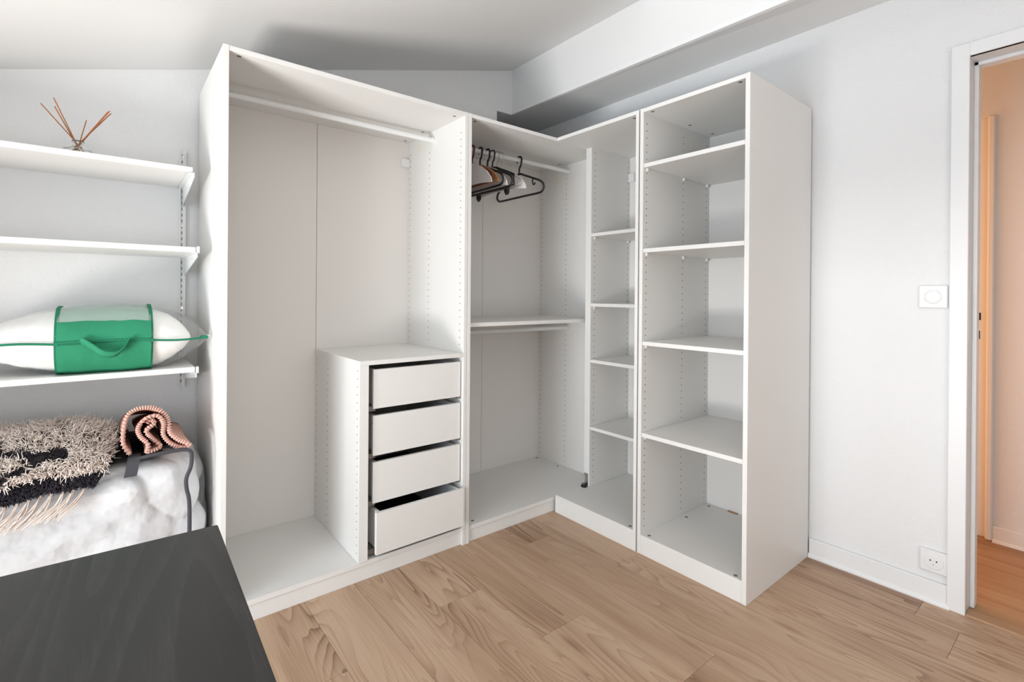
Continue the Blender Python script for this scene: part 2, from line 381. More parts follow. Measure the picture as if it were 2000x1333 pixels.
# baseboard on the right wall with a quarter-round bead
bm = bmesh.new(); box(bm, 0.001, 0.015, -2.088, -1.612, 0.012, 0.083, bev=0.003)
bb = struct(link('baseboard_right', bm, 'paint'))
bm = bmesh.new(); prism(bm, [(-0.008, 0.0), (0.015, 0.0), (0.015, 0.018), (0.001, 0.018), (-0.005, 0.013), (-0.008, 0.007)], 'y', -2.094, -1.612)
link('bead', bm, 'paint', bb)

# door frame to the hall
bm = bmesh.new()
box(bm, 0.0, 0.14, YD0, YD0+0.03, 0, ZD, bev=0.001); box(bm, 0.0, 0.14, YD1-0.03, YD1, 0, ZD, bev=0.001); box(bm, 0.0, 0.14, YD1-0.03, YD0+0.03, ZD, ZD+0.03, bev=0.001)
dr = struct(link('door_1', bm, 'paint'))
bm = bmesh.new()
box(bm, -0.004, 0.0155, YD0-0.001, YD0+0.051, 0, ZD+0.05, bev=0.002); box(bm, -0.004, 0.0155, YD1-0.05, YD1, 0, ZD+0.05, bev=0.002); box(bm, -0.004, 0.0155, YD1, YD0, ZD, ZD+0.05, bev=0.002)
link('architrave', bm, 'paint', dr)
bm = bmesh.new()
box(bm, 0.082, 0.13, YD0-0.014, YD0, 0, ZD, bev=0.002); box(bm, 0.082, 0.13, YD1, YD1+0.014, 0, ZD, bev=0.002); box(bm, 0.082, 0.13, YD1, YD0, ZD-0.014, ZD, bev=0.002)
link('door_stop', bm, 'paint', dr)
bm = bmesh.new(); box(bm, 0.012, 0.032, YD0-0.0022, YD0, 1.005, 1.20, bev=0.0006)
link('strike_plate', bm, 'paint', dr)
struct(part('trim_3', 'threshold', None, (0.0, 0.055, YD1, YD0, -0.012, 0.006), bev=0.003))['label'] = 'narrow oak threshold strip in the doorway'

# hall
XH = 0.86
hf = struct(part('floor', 'rugbase', None, (0.056, XH+0.2, -4.1, -1.2, -0.06, -0.0135), bev=0))
for i in range(8):
    x0 = 0.056+i*0.12; x1 = min(x0+0.12, XH+0.19); y0 = -1.2-random.uniform(0, 0.5); b = -1.2
    if i >= 7: continue
    while b > -4.05:
        a = max(y0-0.55, -4.08)
        bm = bmesh.new(); box(bm, x0+0.0005, x1-0.0005, a+0.0005, b-0.0005, -0.0135, -0.001, bev=0.0006)
        link('plank', bm, 'halloak', hf, org=((x0+x1)/2, (a+b)/2, 0)); b = a; y0 = a-random.uniform(0, 0.5)
bm = bmesh.new(); box(bm, XH, XH+0.1, -4.1, -2.09, -0.05, 2.5); box(bm, XH, XH+0.1, -2.09, -1.2, 2.045, 2.5)
struct(link('wall_hall', bm, 'plaster'))
bm = bmesh.new(); box(bm, 0.14, XH+0.3, -4.2, -4.1, -0.05, 2.5); box(bm, 0.14, XH+0.3, -1.2, -1.1, -0.05, 2.5)
struct(link('wall_hall_ends', bm, 'plaster'))
struct(part('ceiling', 'ceiling', None, (0.14, XH+0.3, -4.2, -1.1, 2.5, 2.6), bev=0))
bm = bmesh.new(); box(bm, XH-0.012, XH, -4.1, -2.105, 0.012, 0.075, bev=0.003)
hb = struct(link('baseboard_hall', bm, 'paint'))
bm = bmesh.new(); prism(bm, [(XH-0.022, -0.001), (XH, -0.001), (XH, 0.014), (XH-0.012, 0.014), (XH-0.019, 0.009)], 'y', -4.1, -2.105); link('bead', bm, 'paint', hb)
bm = bmesh.new(); box(bm, XH+0.02, XH+0.06, -2.075, -1.2, 0, 2.045, bev=0.001)
d2 = struct(link('door_2', bm, 'paint'))
bm = bmesh.new(); box(bm, XH-0.016, XH+0.06, -2.105, -2.078, 0, 2.045, bev=0.006); link('architrave', bm, 'paint', d2)
bm = bmesh.new(); box(bm, XH+0.0185, XH+0.0205, -2.054, -2.038, 1.058, 1.094); box(bm, XH+0.0185, XH+0.0205, -2.051, -2.041, 0.965, 1.005); link('latch_hole', bm, 'latch', d2)

# ------------------------------------------------------------------ left wardrobe
YF, YB = -0.575, -0.006
XA0, XA1, XB0, XB1 = -2.148, -2.130, -1.168, -1.1505
lw = thing('wardrobe', (-1.65, -0.29, 0), 'wide open white wardrobe without doors, with drawers standing inside', 'wardrobe')
part('side_panel', 'melamine', lw, (XA0, XA1, YF, YB, 0, HP)); part('side_panel', 'melamine', lw, (XB0, XB1, YF, YB, 0, HP))
part('top_panel', 'melamine', lw, (XA1, XB0, YF+0.001, YB, 1.992, HP-0.0005))
part('bottom_panel', 'melamine', lw, (XA1, XB0, YF+0.008, YB, 0.061, 0.079))
part('plinth', 'melamine', lw, (XA1, XB0, YF+0.014, YF+0.03, 0, 0.061))
part('back_panel', 'back', lw, (XA1, -1.6588, -0.0135, -0.0095, 0.079, 1.992)); part('back_panel', 'back', lw, (-1.6572, XB0, -0.0135, -0.0095, 0.079, 1.992))
bm = bmesh.new(); cyl(bm, ((XA1+XB0)/2, -0.285, 1.944), 'x', 0.0125, XB0-XA1-0.004, 20); rl = link('clothes_rail', bm, 'rail', lw, smooth=False)
for x in (XB0-0.006, XA1+0.006):
    bm = bmesh.new(); cyl(bm, (x, -0.285, 1.944), 'x', 0.017, 0.012, 20); link('rail_holder', bm, 'plastic', lw)
part('wall_bracket', 'plastic', lw, (-1.212, XB0, -0.03, -0.0136, 1.856, 1.902), bev=0.002)
st = part('sticker', 'clipwhite', lw, (XB0-0.0006, XB0, -0.215, -0.11, 1.915, 1.962), bev=0)
HR = (-0.036, -0.245, -0.540)
holes(lw, 'x', XB0, -1, HR, 0.93, 1.93, skip=lambda a, z: a == HR[1] and z > 1.92)
cams(lw, [(-1.202, -0.535, 1.992, 0), (-1.203, -0.235, 1.992, 0), (-1.204, -0.045, 1.992, 0), (-2.095, -0.545, 1.992, 0)])

# drawer insert
dc = thing('drawer_unit', (-1.415, -0.29, 0.079), 'white four-drawer unit inside the wide wardrobe, drawers pulled slightly open', 'drawer unit')
part('side_panel', 'melamine', dc, (-1.6625, -1.6235, YF+0.002, -0.014, 0.0795, 0.874))
part('top_panel', 'melamine', dc, (-1.6625, XB0-0.001, YF, -0.014, 0.874, 0.8925))
holes(dc, 'x', -1.6625, -1, (-0.048, -0.20, -0.553), 0.115, 0.86)
for k, (z0, z1, yf) in enumerate(((0.690, 0.852, -0.560), (0.496, 0.661, -0.560), (0.300, 0.4685, -0.560), (0.102, 0.273, -0.597))):
    dx0, dx1 = -1.598, -1.174
    bm = bmesh.new()
    box(bm, dx0, dx1, yf, yf+0.016, z0, z1, bev=0.001)
    d = link('drawer', bm, 'melamine', dc)
    bm = bmesh.new(); box(bm, dx0+0.012, dx0+0.026, yf+0.016, yf+0.50, z0+0.012, z1-0.004, bev=0.001); link('drawer_side', bm, 'melamine', d)
    bm = bmesh.new(); box(bm, dx1-0.026, dx1-0.012, yf+0.016, yf+0.50, z0+0.012, z1-0.004, bev=0.001); link('drawer_side', bm, 'melamine', d)
    bm = bmesh.new(); box(bm, dx0+0.026, dx1-0.026, yf+0.486, yf+0.50, z0+0.012, z1-0.004); link('drawer_back', bm, 'melamine', d)
    bm = bmesh.new(); box(bm, dx0+0.026, dx1-0.026, yf+0.016, yf+0.486, z0+0.014, z0+0.020); link('drawer_bottom', bm, 'drawerfloor', d)
    for a, b in ((-1.6230, dx0+0.012), (dx1-0.012, XB0-0.0005)):
        bm = bmesh.new(); box(bm, a, b, YF+0.02, -0.10, z0-0.010, z0+0.010, bev=0.001); link('drawer_runner', bm, 'cam', dc)

# ------------------------------------------------------------------ corner wardrobe
cw = thing('wardrobe', (-0.65, -0.29, 0), 'white corner wardrobe with two rails and one shelf, hangers on its upper rail', 'wardrobe')
XC0, XC1, XD0, XD1 = -1.1485, -1.1305, -0.190, -0.172
part('side_panel', 'melamine', cw, (XC0, XC1, YF, YB, 0, HP)); part('side_panel', 'melamine', cw, (XD0, XD1, YF, YB, 0, HP))
part('top_panel', 'melamine', cw, (XC1, XD0, YF+0.001, YB, 1.992, HP-0.0005))
part('bottom_panel', 'melamine', cw, (XC1, XD0, YF+0.006, YB, 0.059, 0.077))
part('plinth', 'melamine', cw, (XC1, -0.40, YF+0.012, YF+0.028, 0, 0.059))
part('back_panel', 'back', cw, (XC1, -0.6638, -0.0135, -0.0095, 0.077, 1.992)); part('back_panel', 'back', cw, (-0.6622, XD0, -0.0135, -0.0095, 0.077, 1.992))
part('shelf', 'melamine', cw, (XC1+0.001, XD0-0.001, -0.550, -0.014, 1.010, 1.029))
for z in (1.944, 0.962):
    bm = bmesh.new(); cyl(bm, ((XC1+XD0)/2, -0.285, z), 'x', 0.0125, XD0-XC1-0.004, 20); link('clothes_rail', bm, 'rail', cw)
    bm = bmesh.new(); cyl(bm, (XD0-0.006, -0.285, z), 'x', 0.017, 0.012, 20); link('rail_holder', bm, 'plastic', cw)
holes(cw, 'x', XD0, -1, (-0.032, -0.262), 0.11, 1.93, skip=lambda a, z: abs(z-1.02) < 0.014 or (a < -0.2 and (abs(z-0.962) < 0.02 or z > 1.91)))
cams(cw, [(-1.082, -0.533, 0.077, 0), (-0.222, -0.035, 0.077, 0), (-0.224, -0.235, 0.077, 0), (-1.09, -0.54, 1.992, 0), (-0.23, -0.24, 1.992, 0)])
part('sticker', 'clipwhite', cw, (XD0-0.0006, XD0, -0.215, -0.14, 1.885, 1.925), bev=0)

# ------------------------------------------------------------------ corner add-on
ad = thing('shelf_unit', (-0.29, -0.84, 0), 'white narrow corner shelf unit set between the corner wardrobe and end unit', 'shelving')
AX, AY0, AY1 = -0.578, -0.581, -1.089
part('top_panel', 'melamine', ad, (AX, -0.002, AY1, YF-0.001, 1.992, HP))
part('side_panel', 'melamine', ad, (AX, -0.002, -1.1050, AY1, 0, HP))
part('divider_panel', 'melamine', ad, (-0.352, -0.002, -0.618, -0.578, 0.093, 1.992))
part('bottom_panel', 'melamine', ad, (AX+0.001, -0.002, AY1, AY0, 0.074, 0.0925))
part('plinth', 'melamine', ad, (AX, AX+0.016, AY1, AY0, 0, 0.092))
part('back_panel', 'back', ad, (-0.010, -0.006, AY1, -0.618, 0.093, 1.992))
SH = (1.511, 1.120, 0.806, 0.431)
for z in SH: part('shelf', 'melamine', ad, (-0.352, -0.011, AY1+0.001, -0.619, z-0.018, z))
holes(ad, 'y', -0.618, -1, (-0.322, -0.028), 0.14, 1.97, skip=lambda a, z: any(-0.03 < z-s < 0.004 for s in SH))
pins(ad, [(x, -0.619, s-0.0185) for s in SH[:2] for x in (-0.325, -0.03)])
part('wall_bracket', 'plastic', ad, (-0.028, -0.0102, -0.66, -0.618, 1.845, 1.895), bev=0.002)
cams(ad, [(-0.556, -1.058, 0.0927, 0), (-0.545, -1.055, 1.992, 0)])
bm = bmesh.new(); lathe(bm, [(0.017, 0.093), (0.018, 0.100), (0.011, 0.106), (0.009, 0.112)], -0.372, -0.598, 18); ft = link('levelling_foot', bm, 'black', ad)
bm = bmesh.new(); cyl(bm, (-0.372, -0.598, 0.135), 'z', 0.004, 0.05, 10); box(bm, -0.357, -0.353, -0.612, -0.584, 0.10, 0.165); link('threaded_rod', bm, 'steel', ft)

# ------------------------------------------------------------------ right end unit
rw = thing('shelf_unit', (-0.29, -1.362, 0), 'white tall deep shelf unit at the right end, with four shelves', 'shelving')
RY0, RY1, RY2, RY3 = -1.1125, -1.1305, -1.5925, -1.6105
part('side_panel', 'melamine', rw, (AX, -0.002, RY1, RY0, 0, HP)); part('side_panel', 'melamine', rw, (AX, -0.002, RY3, RY2, 0, HP))
part('top_panel', 'melamine', rw, (AX+0.001, -0.002, RY2, RY1, 1.992, HP-0.0005))
part('bottom_panel', 'melamine', rw, (AX+0.002, -0.002, RY2, RY1, 0.068, 0.086))
part('plinth', 'melamine', rw, (AX+0.001, AX+0.017, RY2, RY1, 0, 0.0855))
part('back_panel', 'back', rw, (-0.014, -0.010, RY2, RY1, 0.086, 1.992))
SR = (1.760, 1.377, 0.959, 0.546)
for z in SR: part('shelf', 'melamine', rw, (AX+0.003, -0.016, RY2+0.001, RY1-0.001, z-0.018, z))
holes(rw, 'y', RY1, -1, (-0.552, -0.257, -0.042), 0.12, 1.96, skip=lambda a, z: any(-0.03 < z-s < 0.004 for s in SR))
pins(rw, [(x, RY1-0.0005, s-0.0185) for s in SR[:2] for x in (-0.552, -0.257, -0.042)] + [(-0.552, RY1-0.0005, SR[2]-0.0185), (-0.552, RY1-0.0005, SR[3]-0.0185)])
cams(rw, [(-0.556, -1.562, 1.992, 0), (-0.552, -1.161, 1.992, 0), (-0.264, -1.169, 1.992, 0), (-0.06, -1.172, 1.992, 0), (-0.558, -1.560, 0.0862, 0), (-0.552, -1.160, 0.0862, 0), (-0.25, -1.159, 0.0862, 0), (-0.045, -1.160, 0.0862, 0)])
part('sticker', 'clipwhite', rw, (-0.20, -0.10, RY1-0.0006, RY1, 1.895, 1.945), bev=0)
bm = bmesh.new(); box(bm, -0.03, -0.0145, -1.30, -1.25, 0.0862, 0.0882); link('debris', bm, 'hangwood', rw)

# ------------------------------------------------------------------ wall shelves on a slotted rail
sr = thing('shelf_rail', (-2.205, 0.012, 0.76), 'slotted white upright rail screwed to the back wall beside the wardrobe', 'shelf rail')
bm = bmesh.new()
for x0, x1, y0 in ((-2.2165, -2.2125, -0.001), (-2.1975, -2.1935, -0.001)): box(bm, x0, x1, y0, 0.012, 0.765, 1.76, bev=0.0005)
box(bm, -2.2125, -2.1975, 0.006, 0.012, 0.765, 1.76)
link('channel', bm, 'rail', sr)
bm = bmesh.new(); z = 0.79
while z < 1.745:
    box(bm, -2.2088, -2.2052, 0.0052, 0.0061, z-0.006, z+0.006); box(bm, -2.2048, -2.2012, 0.0052, 0.0061, z-0.006, z+0.006) if False else None
    z += 0.025
stuff(link('slots', bm, 'cam', sr))
for z in (1.445, 1.098, 1.735):
    bm = bmesh.new(); cyl(bm, (-2.205, 0.005, z), 'y', 0.0055, 0.004, 12); link('screw', bm, 'steel', sr)
SHZ = (1.622, 1.328, 0.893)
labs = ('upper white wall shelf, the one holding the reed diffuser', 'middle white wall shelf, empty, above the bagged pillow', 'lower white wall shelf, the one under the bagged pillow')
for k, (zt_, yf) in enumerate(zip(SHZ, (-0.355, -0.385, -0.375))):
    t = thing('wall_shelf', (-2.6, -0.18, zt_-0.02), labs[k], 'shelf')
    xr = (-2.2085, -2.2005, -2.1995)[k]
    part('board', 'melamine', t, (-3.15, xr, yf, 0.002, zt_-0.019, zt_), bev=0.0015)
    xb = xr+0.0015
    bm = bmesh.new()
    zb = zt_-0.019-(0.0 if k else 0.002)
    prism(bm, [(0.005, zb), (yf-0.012, zb), (yf-0.012, zb-0.018), (0.005, zb-0.075)], 'x', xb, xb+0.0022)
    if k: prism(bm, [(yf-0.012, zb-0.002), (yf-0.003, zb-0.002), (yf-0.003, zt_+0.002), (yf-0.012, zt_+0.002)], 'x', xb, xb+0.008)
    box(bm, xb-0.016, xb+0.002, yf-0.004, 0.004, zb-0.0022, zb-0.0005)
    link('bracket', bm, 'rail', t)

# ------------------------------------------------------------------ reed diffuser
DX, DY, DZ = -2.531, -0.20, SHZ[0]
rd = thing('reed_diffuser', (DX, DY, DZ), 'squat glass reed diffuser with orange-brown sticks on the upper wall shelf', 'diffuser')
bm = bmesh.new()
lathe(bm, [(0.036, DZ+0.0005), (0.043, DZ+0.004), (0.0445, DZ+0.022), (0.041, DZ+0.033), (0.028, DZ+0.040), (0.017, DZ+0.046), (0.0135, DZ+0.052), (0.0135, DZ+0.058), (0.018, DZ+0.060), (0.018, DZ+0.066), (0.0145, DZ+0.066), (0.0105, DZ+0.060), (0.0105, DZ+0.052), (0.015, DZ+0.044), (0.026, DZ+0.037), (0.038, DZ+0.031), (0.0415, DZ+0.022), (0.040, DZ+0.006), (0.034, DZ+0.004)], DX, DY)
link('bottle', bm, 'glass', rd, smooth=True)
bm = bmesh.new(); lathe(bm, [(0.030, DZ+0.0045), (0.039, DZ+0.0065), (0.0408, DZ+0.016)], DX, DY); link('oil', bm, 'oil', rd, smooth=True)
tips = [(-2.627, 1.800, -0.19), (-2.594, 1.822, -0.21), (-2.592, 1.796, -0.20), (-2.510, 1.774, -0.17), (-2.450, 1.811, -0.20), (-2.445, 1.812, -0.21), (-2.442, 1.808, -0.195)]
for i, (tx, tz, ty) in enumerate(tips):
    s = -1 if tx > DX else 1
    neck = Vector((DX-s*(0.004+0.0015*(i % 3)), DY+0.004*((i % 3)-1), DZ+0.060)); tip = Vector((tx, ty, tz)); dirv = (neck-tip)
    end = neck+dirv*((neck.z-(DZ+0.010))/max(1e-3, tip.z-neck.z))
    # keep the lower ends inside the bottle
    rv = Vector((end.x-DX, end.y-DY, 0));
    if rv.length > 0.034: end = Vector((DX, DY, 0))+rv.normalized()*0.034+Vector((0, 0, end.z))
    bm = bmesh.new(); tube(bm, [end, neck, tip], 0.0017, 6); link('reed', bm, 'reed', rd)

# ------------------------------------------------------------------ pillow in its carrying bag
PX0, PX1, PYF, PYB, PZ = -2.82, -2.168, -0.405, -0.045, 1.000
def prof_u(x):
    c = -2.45
    t = (x-c)/(PX1+0.01-c) if x > c else (c-x)/(c-PX0)
    return max(0.0, 1-abs(t)**(3.4 if x > c else 2.2))**(0.75 if x > c else 0.9)
def prof_v(y):
    t = (y-(PYF+PYB)/2)/((PYB-PYF)/2); return max(0.0, 1-abs(t)**3.0)**0.5
def pil(x, y, s, off=0.0, hx=1.0):
    H = 0.113
    h = H*prof_u(x)*prof_v(y)
    n = 0.004*noise.noise((x*14, y*14, s*3.0)) + 0.003*noise.noise((x*40, y*25, s*5.0))
    zz = PZ+s*(h+off*min(1, h/0.02)+n*min(1, h/0.03))
    if s < 0: zz = max(zz, SHZ[2]+0.0035-off*0.45)
    return zz
def pillow_mesh(x0, x1, off, nx=60, ny=36, sides=(1, -1), v0=0.0, v1=1.0, yin=0.0):
    bm = bmesh.new()
    for s in sides:
        G = []
        for i in range(nx+1):
            x = x0+(x1-x0)*i/nx; row = []
            for j in range(ny+1):
                v = v0+(v1-v0)*j/ny
                c = 0.5-0.5*math.cos(math.pi*v)
                # the seam narrows towards both ends
                e = 0.035*max(0, 1-prof_u(x))**1.5
                ya, yb = PYF-off+e+yin, PYB+off-e-yin
                row.append(bm.verts.new((x, ya+(yb-ya)*c, pil(x, PYF+(PYB-PYF)*c, s, off))))
            G.append(row)
        for i in range(nx):
            for j in range(ny):
                q = (G[i][j], G[i+1][j], G[i+1][j+1], G[i][j+1]); bm.faces.new(q if s > 0 else q[::-1])
    bmesh.ops.remove_doubles(bm, verts=bm.verts, dist=0.0009)
    return bm
pb = thing('bagged_pillow', (-2.48, -0.22, SHZ[2]+0.001), 'white pillow in a clear plastic bag with a broad green band', 'pillow')
pm = pillow_mesh(PX0, PX1, -0.002)
for v in pm.verts:
    # the pillow ends short of the bag's right corner
    t = max(0.0, ((v.co.x-PX0)/(PX1-PX0)-0.55)/0.45); v.co.x -= 0.047*t**1.5
    v.co.z = PZ+(v.co.z-PZ)*(0.97 if v.co.z > PZ else 0.985); v.co.y = -0.225+(v.co.y+0.225)*0.985
link('pillow', pm, 'pillow', pb, smooth=True)
link('plastic_cover', pillow_mesh(PX0, PX1, 0.002), 'film', pb, smooth=True)
BX0, BX1 = -2.572, -2.331
gb = pillow_mesh(BX0, BX1, 0.006, nx=24, sides=(-1,))
g2 = pillow_mesh(BX0, BX1, 0.006, nx=24, sides=(1,), v0=0.0, v1=0.16)
me_t = bpy.data.meshes.new('tmp'); g2.to_mesh(me_t); g2.free(); gb.from_mesh(me_t); bpy.data.meshes.remove(me_t)
bmesh.ops.remove_doubles(gb, verts=gb.verts, dist=0.001)
band = link('green_band', gb, 'green', pb, smooth=True)
link('frosted_window', pillow_mesh(BX0, BX1, 0.0055, nx=24, ny=20, sides=(1,), v0=0.16, v1=1.0), 'windowfilm', pb, smooth=True)
def loop_at(x, off):
    pts = []
    for s in (1, -1):
        for j in range(25):
            v = j/24 if s > 0 else 1-j/24
            c = 0.5-0.5*math.cos(math.pi*v); y = PYF-off+(PYB-PYF+2*off)*c
            pts.append(Vector((x, y, pil(x, min(max(y, PYF+1e-4), PYB-1e-4), s, off))))
    return pts
for x in (BX0, BX1):
    pts = loop_at(x, 0.007); bm = bmesh.new(); k = len(pts); R = []
    for i, p in enumerate(pts):
        q = Vector((p.x, (PYF+PYB)/2, PZ)); nn = (p-q).normalized()*0.0016
        R.append([bm.verts.new(p+Vector((-0.0055, 0, 0))), bm.verts.new(p+Vector((-0.0055, 0, 0))+nn), bm.verts.new(p+Vector((0.0055, 0, 0))+nn), bm.verts.new(p+Vector((0.0055, 0, 0)))])
    for i in range(k):
        for j in range(4): bm.faces.new((R[i][j], R[i][(j+1) % 4], R[(i+1) % k][(j+1) % 4], R[(i+1) % k][j]))
    link('band_binding', bm, 'darkgreen', pb, smooth=False)
def seam_pt(x, dy=0.0):
    e = 0.035*max(0, 1-prof_u(x))**1.5
    return Vector((x, PYF+e-dy, PZ+0.0035*math.sin(x*23)))
bm = bmesh.new(); tube(bm, [seam_pt(PX0+(PX1-PX0)*i/50, 0.004) for i in range(51)], 0.0036, 8); link('seam_piping', bm, 'darkgreen', pb, smooth=True)
bm = bmesh.new(); ribbon(bm, [(BX0+0.004, PYF-0.0085, PZ+0.002), (-2.52, PYF-0.0085, PZ+0.004), (-2.40, PYF-0.0085, PZ+0.005), (BX1-0.004, PYF-0.0085, PZ+0.003)], (0, 0, 0.003), 0.002); link('band_seam', bm, 'darkgreen', pb)
# zip corner at the right tip
bm = bmesh.new(); box(bm, PX1-0.018, PX1+0.006, PYF+0.012, PYF+0.03, PZ-0.004, PZ+0.008, bev=0.003); zp = link('zip_end', bm, 'darkgreen', pb)
bm = bmesh.new(); cyl(bm, (PX1+0.006, PYF+0.02, PZ+0.006), 'x', 0.004, 0.012, 10); link('zip_puller', bm, 'steel', zp)
hp = smooth_path([(-2.515, PYF-0.010, PZ+0.010), (-2.487, PYF-0.022, PZ-0.012), (-2.462, PYF-0.030, PZ-0.034), (-2.440, PYF-0.031, PZ-0.040), (-2.420, PYF-0.029, PZ-0.036), (-2.403, PYF-0.022, PZ-0.016), (-2.392, PYF-0.010, PZ+0.006)], 6)
bm = bmesh.new(); ribbon(bm, hp, (0.004, -0.008, 0.009), 0.0025); link('carry_handle', bm, 'green', pb, smooth=True)

# ------------------------------------------------------------------ duvet bag on the floor
def sup(t, e): return math.copysign(abs(t)**e, t)
BCX, BCY, BZ1 = -2.60, -0.265, 0.615
def bag_pt(a, b):
    """rounded box: a around, b from bottom (-1) to top (1)"""
    ca, sa = math.cos(a), math.sin(a)
    hx, hy, hz = 0.435, 0.235, BZ1/2
    rb = (1-abs(b)**7)**0.16
    x = sup(ca, 0.34)*hx*rb; y = sup(sa, 0.34)*hy*rb; z = hz+b*hz
    return Vector((BCX+x, BCY+y, z))
def bag_mesh(off, amp, na=120, nb=60, b0=-1.0, b1=1.0, top=True):
    bm = bmesh.new(); R = []
    for i in range(nb+1):
        b = b0+(b1-b0)*i/nb; b = max(-0.9999, min(0.9999, b)); row = []
        for j in range(na):
            a = 2*math.pi*(j+0.5)/na; p = bag_pt(a, b); q = Vector((BCX, BCY, BZ1*0.5)); n = (p-q); n.z *= 0.5; n.normalize()
            f1 = noise.noise(p*5.0); f2 = 0.35-abs(noise.noise(p*7.0+Vector((3, 1, 7))))**0.6; f3 = noise.noise(p*20)
            d = amp*(0.6*f1-1.1*f2-0.25+0.15*f3)
            pp = p+n*(off+d); pp.z = max(pp.z, 0.003)
            pp.x = min(pp.x, -2.1515)
            pp.y = min(pp.y, -0.004)
            row.append(bm.verts.new(pp))
        R.append(row)
    for i in range(nb):
        for j in range(na): bm.faces.new((R[i][j], R[i][(j+1) % na], R[i+1][(j+1) % na], R[i+1][j]))
    bm.faces.new(R[0][::-1]); bm.faces.new(R[-1]); return bm
db = thing('duvet_bag', (BCX, BCY, 0), 'large clear storage bag stuffed with a white quilt, charcoal edges, under the shelves', 'storage bag')
link('quilt', bag_mesh(-0.002, 0.050, na=200, nb=90), 'duvet', db, smooth=True)
link('clear_cover', bag_mesh(0.004, 0.012, na=120, nb=60), 'bagfilm', db, smooth=True)
pp = smooth_path([(-2.385, -0.495, 0.622), (-2.32, -0.497, 0.630), (-2.25, -0.497, 0.632), (-2.226, -0.502, 0.622), (-2.223, -0.508, 0.600), (-2.226, -0.508, 0.570), (-2.238, -0.508, 0.535), (-2.237, -0.508, 0.50), (-2.230, -0.508, 0.46), (-2.228, -0.507, 0.38), (-2.230, -0.506, 0.20), (-2.235, -0.500, 0.02)], 6)
bm = bmesh.new(); tube(bm, pp, 0.0062, 8); link('edge_piping', bm, 'greycloth', db, smooth=True)
bm = bmesh.new(); ribbon(bm, smooth_path([(-2.375, -0.42, 0.622), (-2.378, -0.485, 0.628), (-2.382, -0.510, 0.615), (-2.386, -0.513, 0.59), (-2.389, -0.513, 0.575)], 5), (0.0165, 0, 0), 0.003); link('carry_strap', bm, 'greycloth', db)
bm = bmesh.new(); N_ = 24; G = []
for i in range(N_+1):
    row = []
    for j in range(11):
        x = -3.0+0.60*i/N_ + (0.16*(i/N_) if j > 3 else 0.10*(i/N_)); y = -0.492+0.42*j/10
        row.append(bm.verts.new((x, y, 0.622+0.006*noise.noise((x*9, y*9, 0)))))
    G.append(row)
for i in range(N_):
    for j in range(10): bm.faces.new((G[i][j], G[i+1][j], G[i+1][j+1], G[i][j+1]))
bmesh.ops.solidify(bm, geom=bm.faces[:], thickness=0.003)
link('black_top_panel', bm, 'blackcloth', db)
bm = bmesh.new(); box(bm, -2.30, -2.157, -0.30, -0.02, 0.004, 0.30, bev=0.01); link('dark_gap_block', bm, 'blackcloth', db)  # black block standing in for the shade in the gap beside the bag

# ------------------------------------------------------------------ pink blanket roll
bk = thing('blanket_roll', (-2.33, -0.28, 0.63), 'rolled dusty pink blanket with stitched edge lying on the quilt bag', 'blanket')
path = [(-2.3883, 0.6387), (-2.4058, 0.6735), (-2.4047, 0.7217), (-2.3954, 0.7638), (-2.3761, 0.7822), (-2.3499, 0.7868), (-2.3231, 0.7798), (-2.2983, 0.7563), (-2.2871, 0.726), (-2.2827, 0.6899), (-2.2615, 0.6642), (-2.2385, 0.6500), (-2.2272, 0.640), (-2.2413, 0.6345), (-2.2628, 0.6402), (-2.2854, 0.6593), (-2.300, 0.6874), (-2.2990, 0.7208), (-2.3072, 0.7453), (-2.3216, 0.7577), (-2.3431, 0.7525), (-2.3602, 0.7354), (-2.3693, 0.7119), (-2.3613, 0.6863), (-2.3446, 0.6666), (-2.3422, 0.651), (-2.3448, 0.6377), (-2.3183, 0.6405), (-2.3069, 0.6478), (-2.3186, 0.6624), (-2.335, 0.6852), (-2.3462, 0.7062), (-2.3385, 0.719), (-2.3264, 0.7277), (-2.3258, 0.7359), (-2.3346, 0.7399), (-2.3456, 0.7288)]
sp_ = smooth_path([(x, 0, z) for x, z in path], 4)
TH = 0.0052
def offset_path(pts, d):
    out = []
    for i, p in enumerate(pts):
        t = (pts[min(i+1, len(pts)-1)]-pts[max(i-1, 0)]).normalized(); out.append(p+Vector((-t.z, 0, t.x))*d)
    return out
Lp, Rp = offset_path(sp_, TH), offset_path(sp_, -TH)
ys = [-0.485, -0.482, -0.47, -0.42, -0.34, -0.25, -0.16, -0.10]
bm = bmesh.new(); rows = []
for yi, y in enumerate(ys):
    ring = []
    sc = 0.55 if yi == 0 else 1.0
    for q, side in ((Lp, 1), (Rp, -1)):
        rr = []
        for i, p in enumerate(q):
            c = sp_[i]; pv = c+(p-c)*sc
            wv = 0.004*noise.noise((pv.x*20, y*12, pv.z*20)) if yi > 2 else 0
            # layers start at slightly different depth
            dy = 0.012*math.sin(i*0.23)+0.010*(i/len(q))
            sg = 1-0.75*min(1, max(0, (y+0.485)/0.34))
            rr.append(bm.verts.new((pv.x+wv, y+max(dy, -0.012)*(1 if yi < 4 else 0.3), 0.633+(pv.z-0.633)*(0.28+0.72*sg)+wv)))
        ring.append(rr)
    rows.append(ring)
n = len(sp_)
for yi in range(len(ys)-1):
    A, B = rows[yi], rows[yi+1]
    for s in (0, 1):
        for i in range(n-1): bm.faces.new((A[s][i], A[s][i+1], B[s][i+1], B[s][i]))
    for i in (0, n-1): bm.faces.new((A[0][i], A[1][i], B[1][i], B[0][i]))
for i in range(n-1):
    bm.faces.new((rows[0][0][i], rows[0][0][i+1], rows[0][1][i+1], rows[0][1][i])); bm.faces.new((rows[-1][0][i], rows[-1][0][i+1], rows[-1][1][i+1], rows[-1][1][i]))
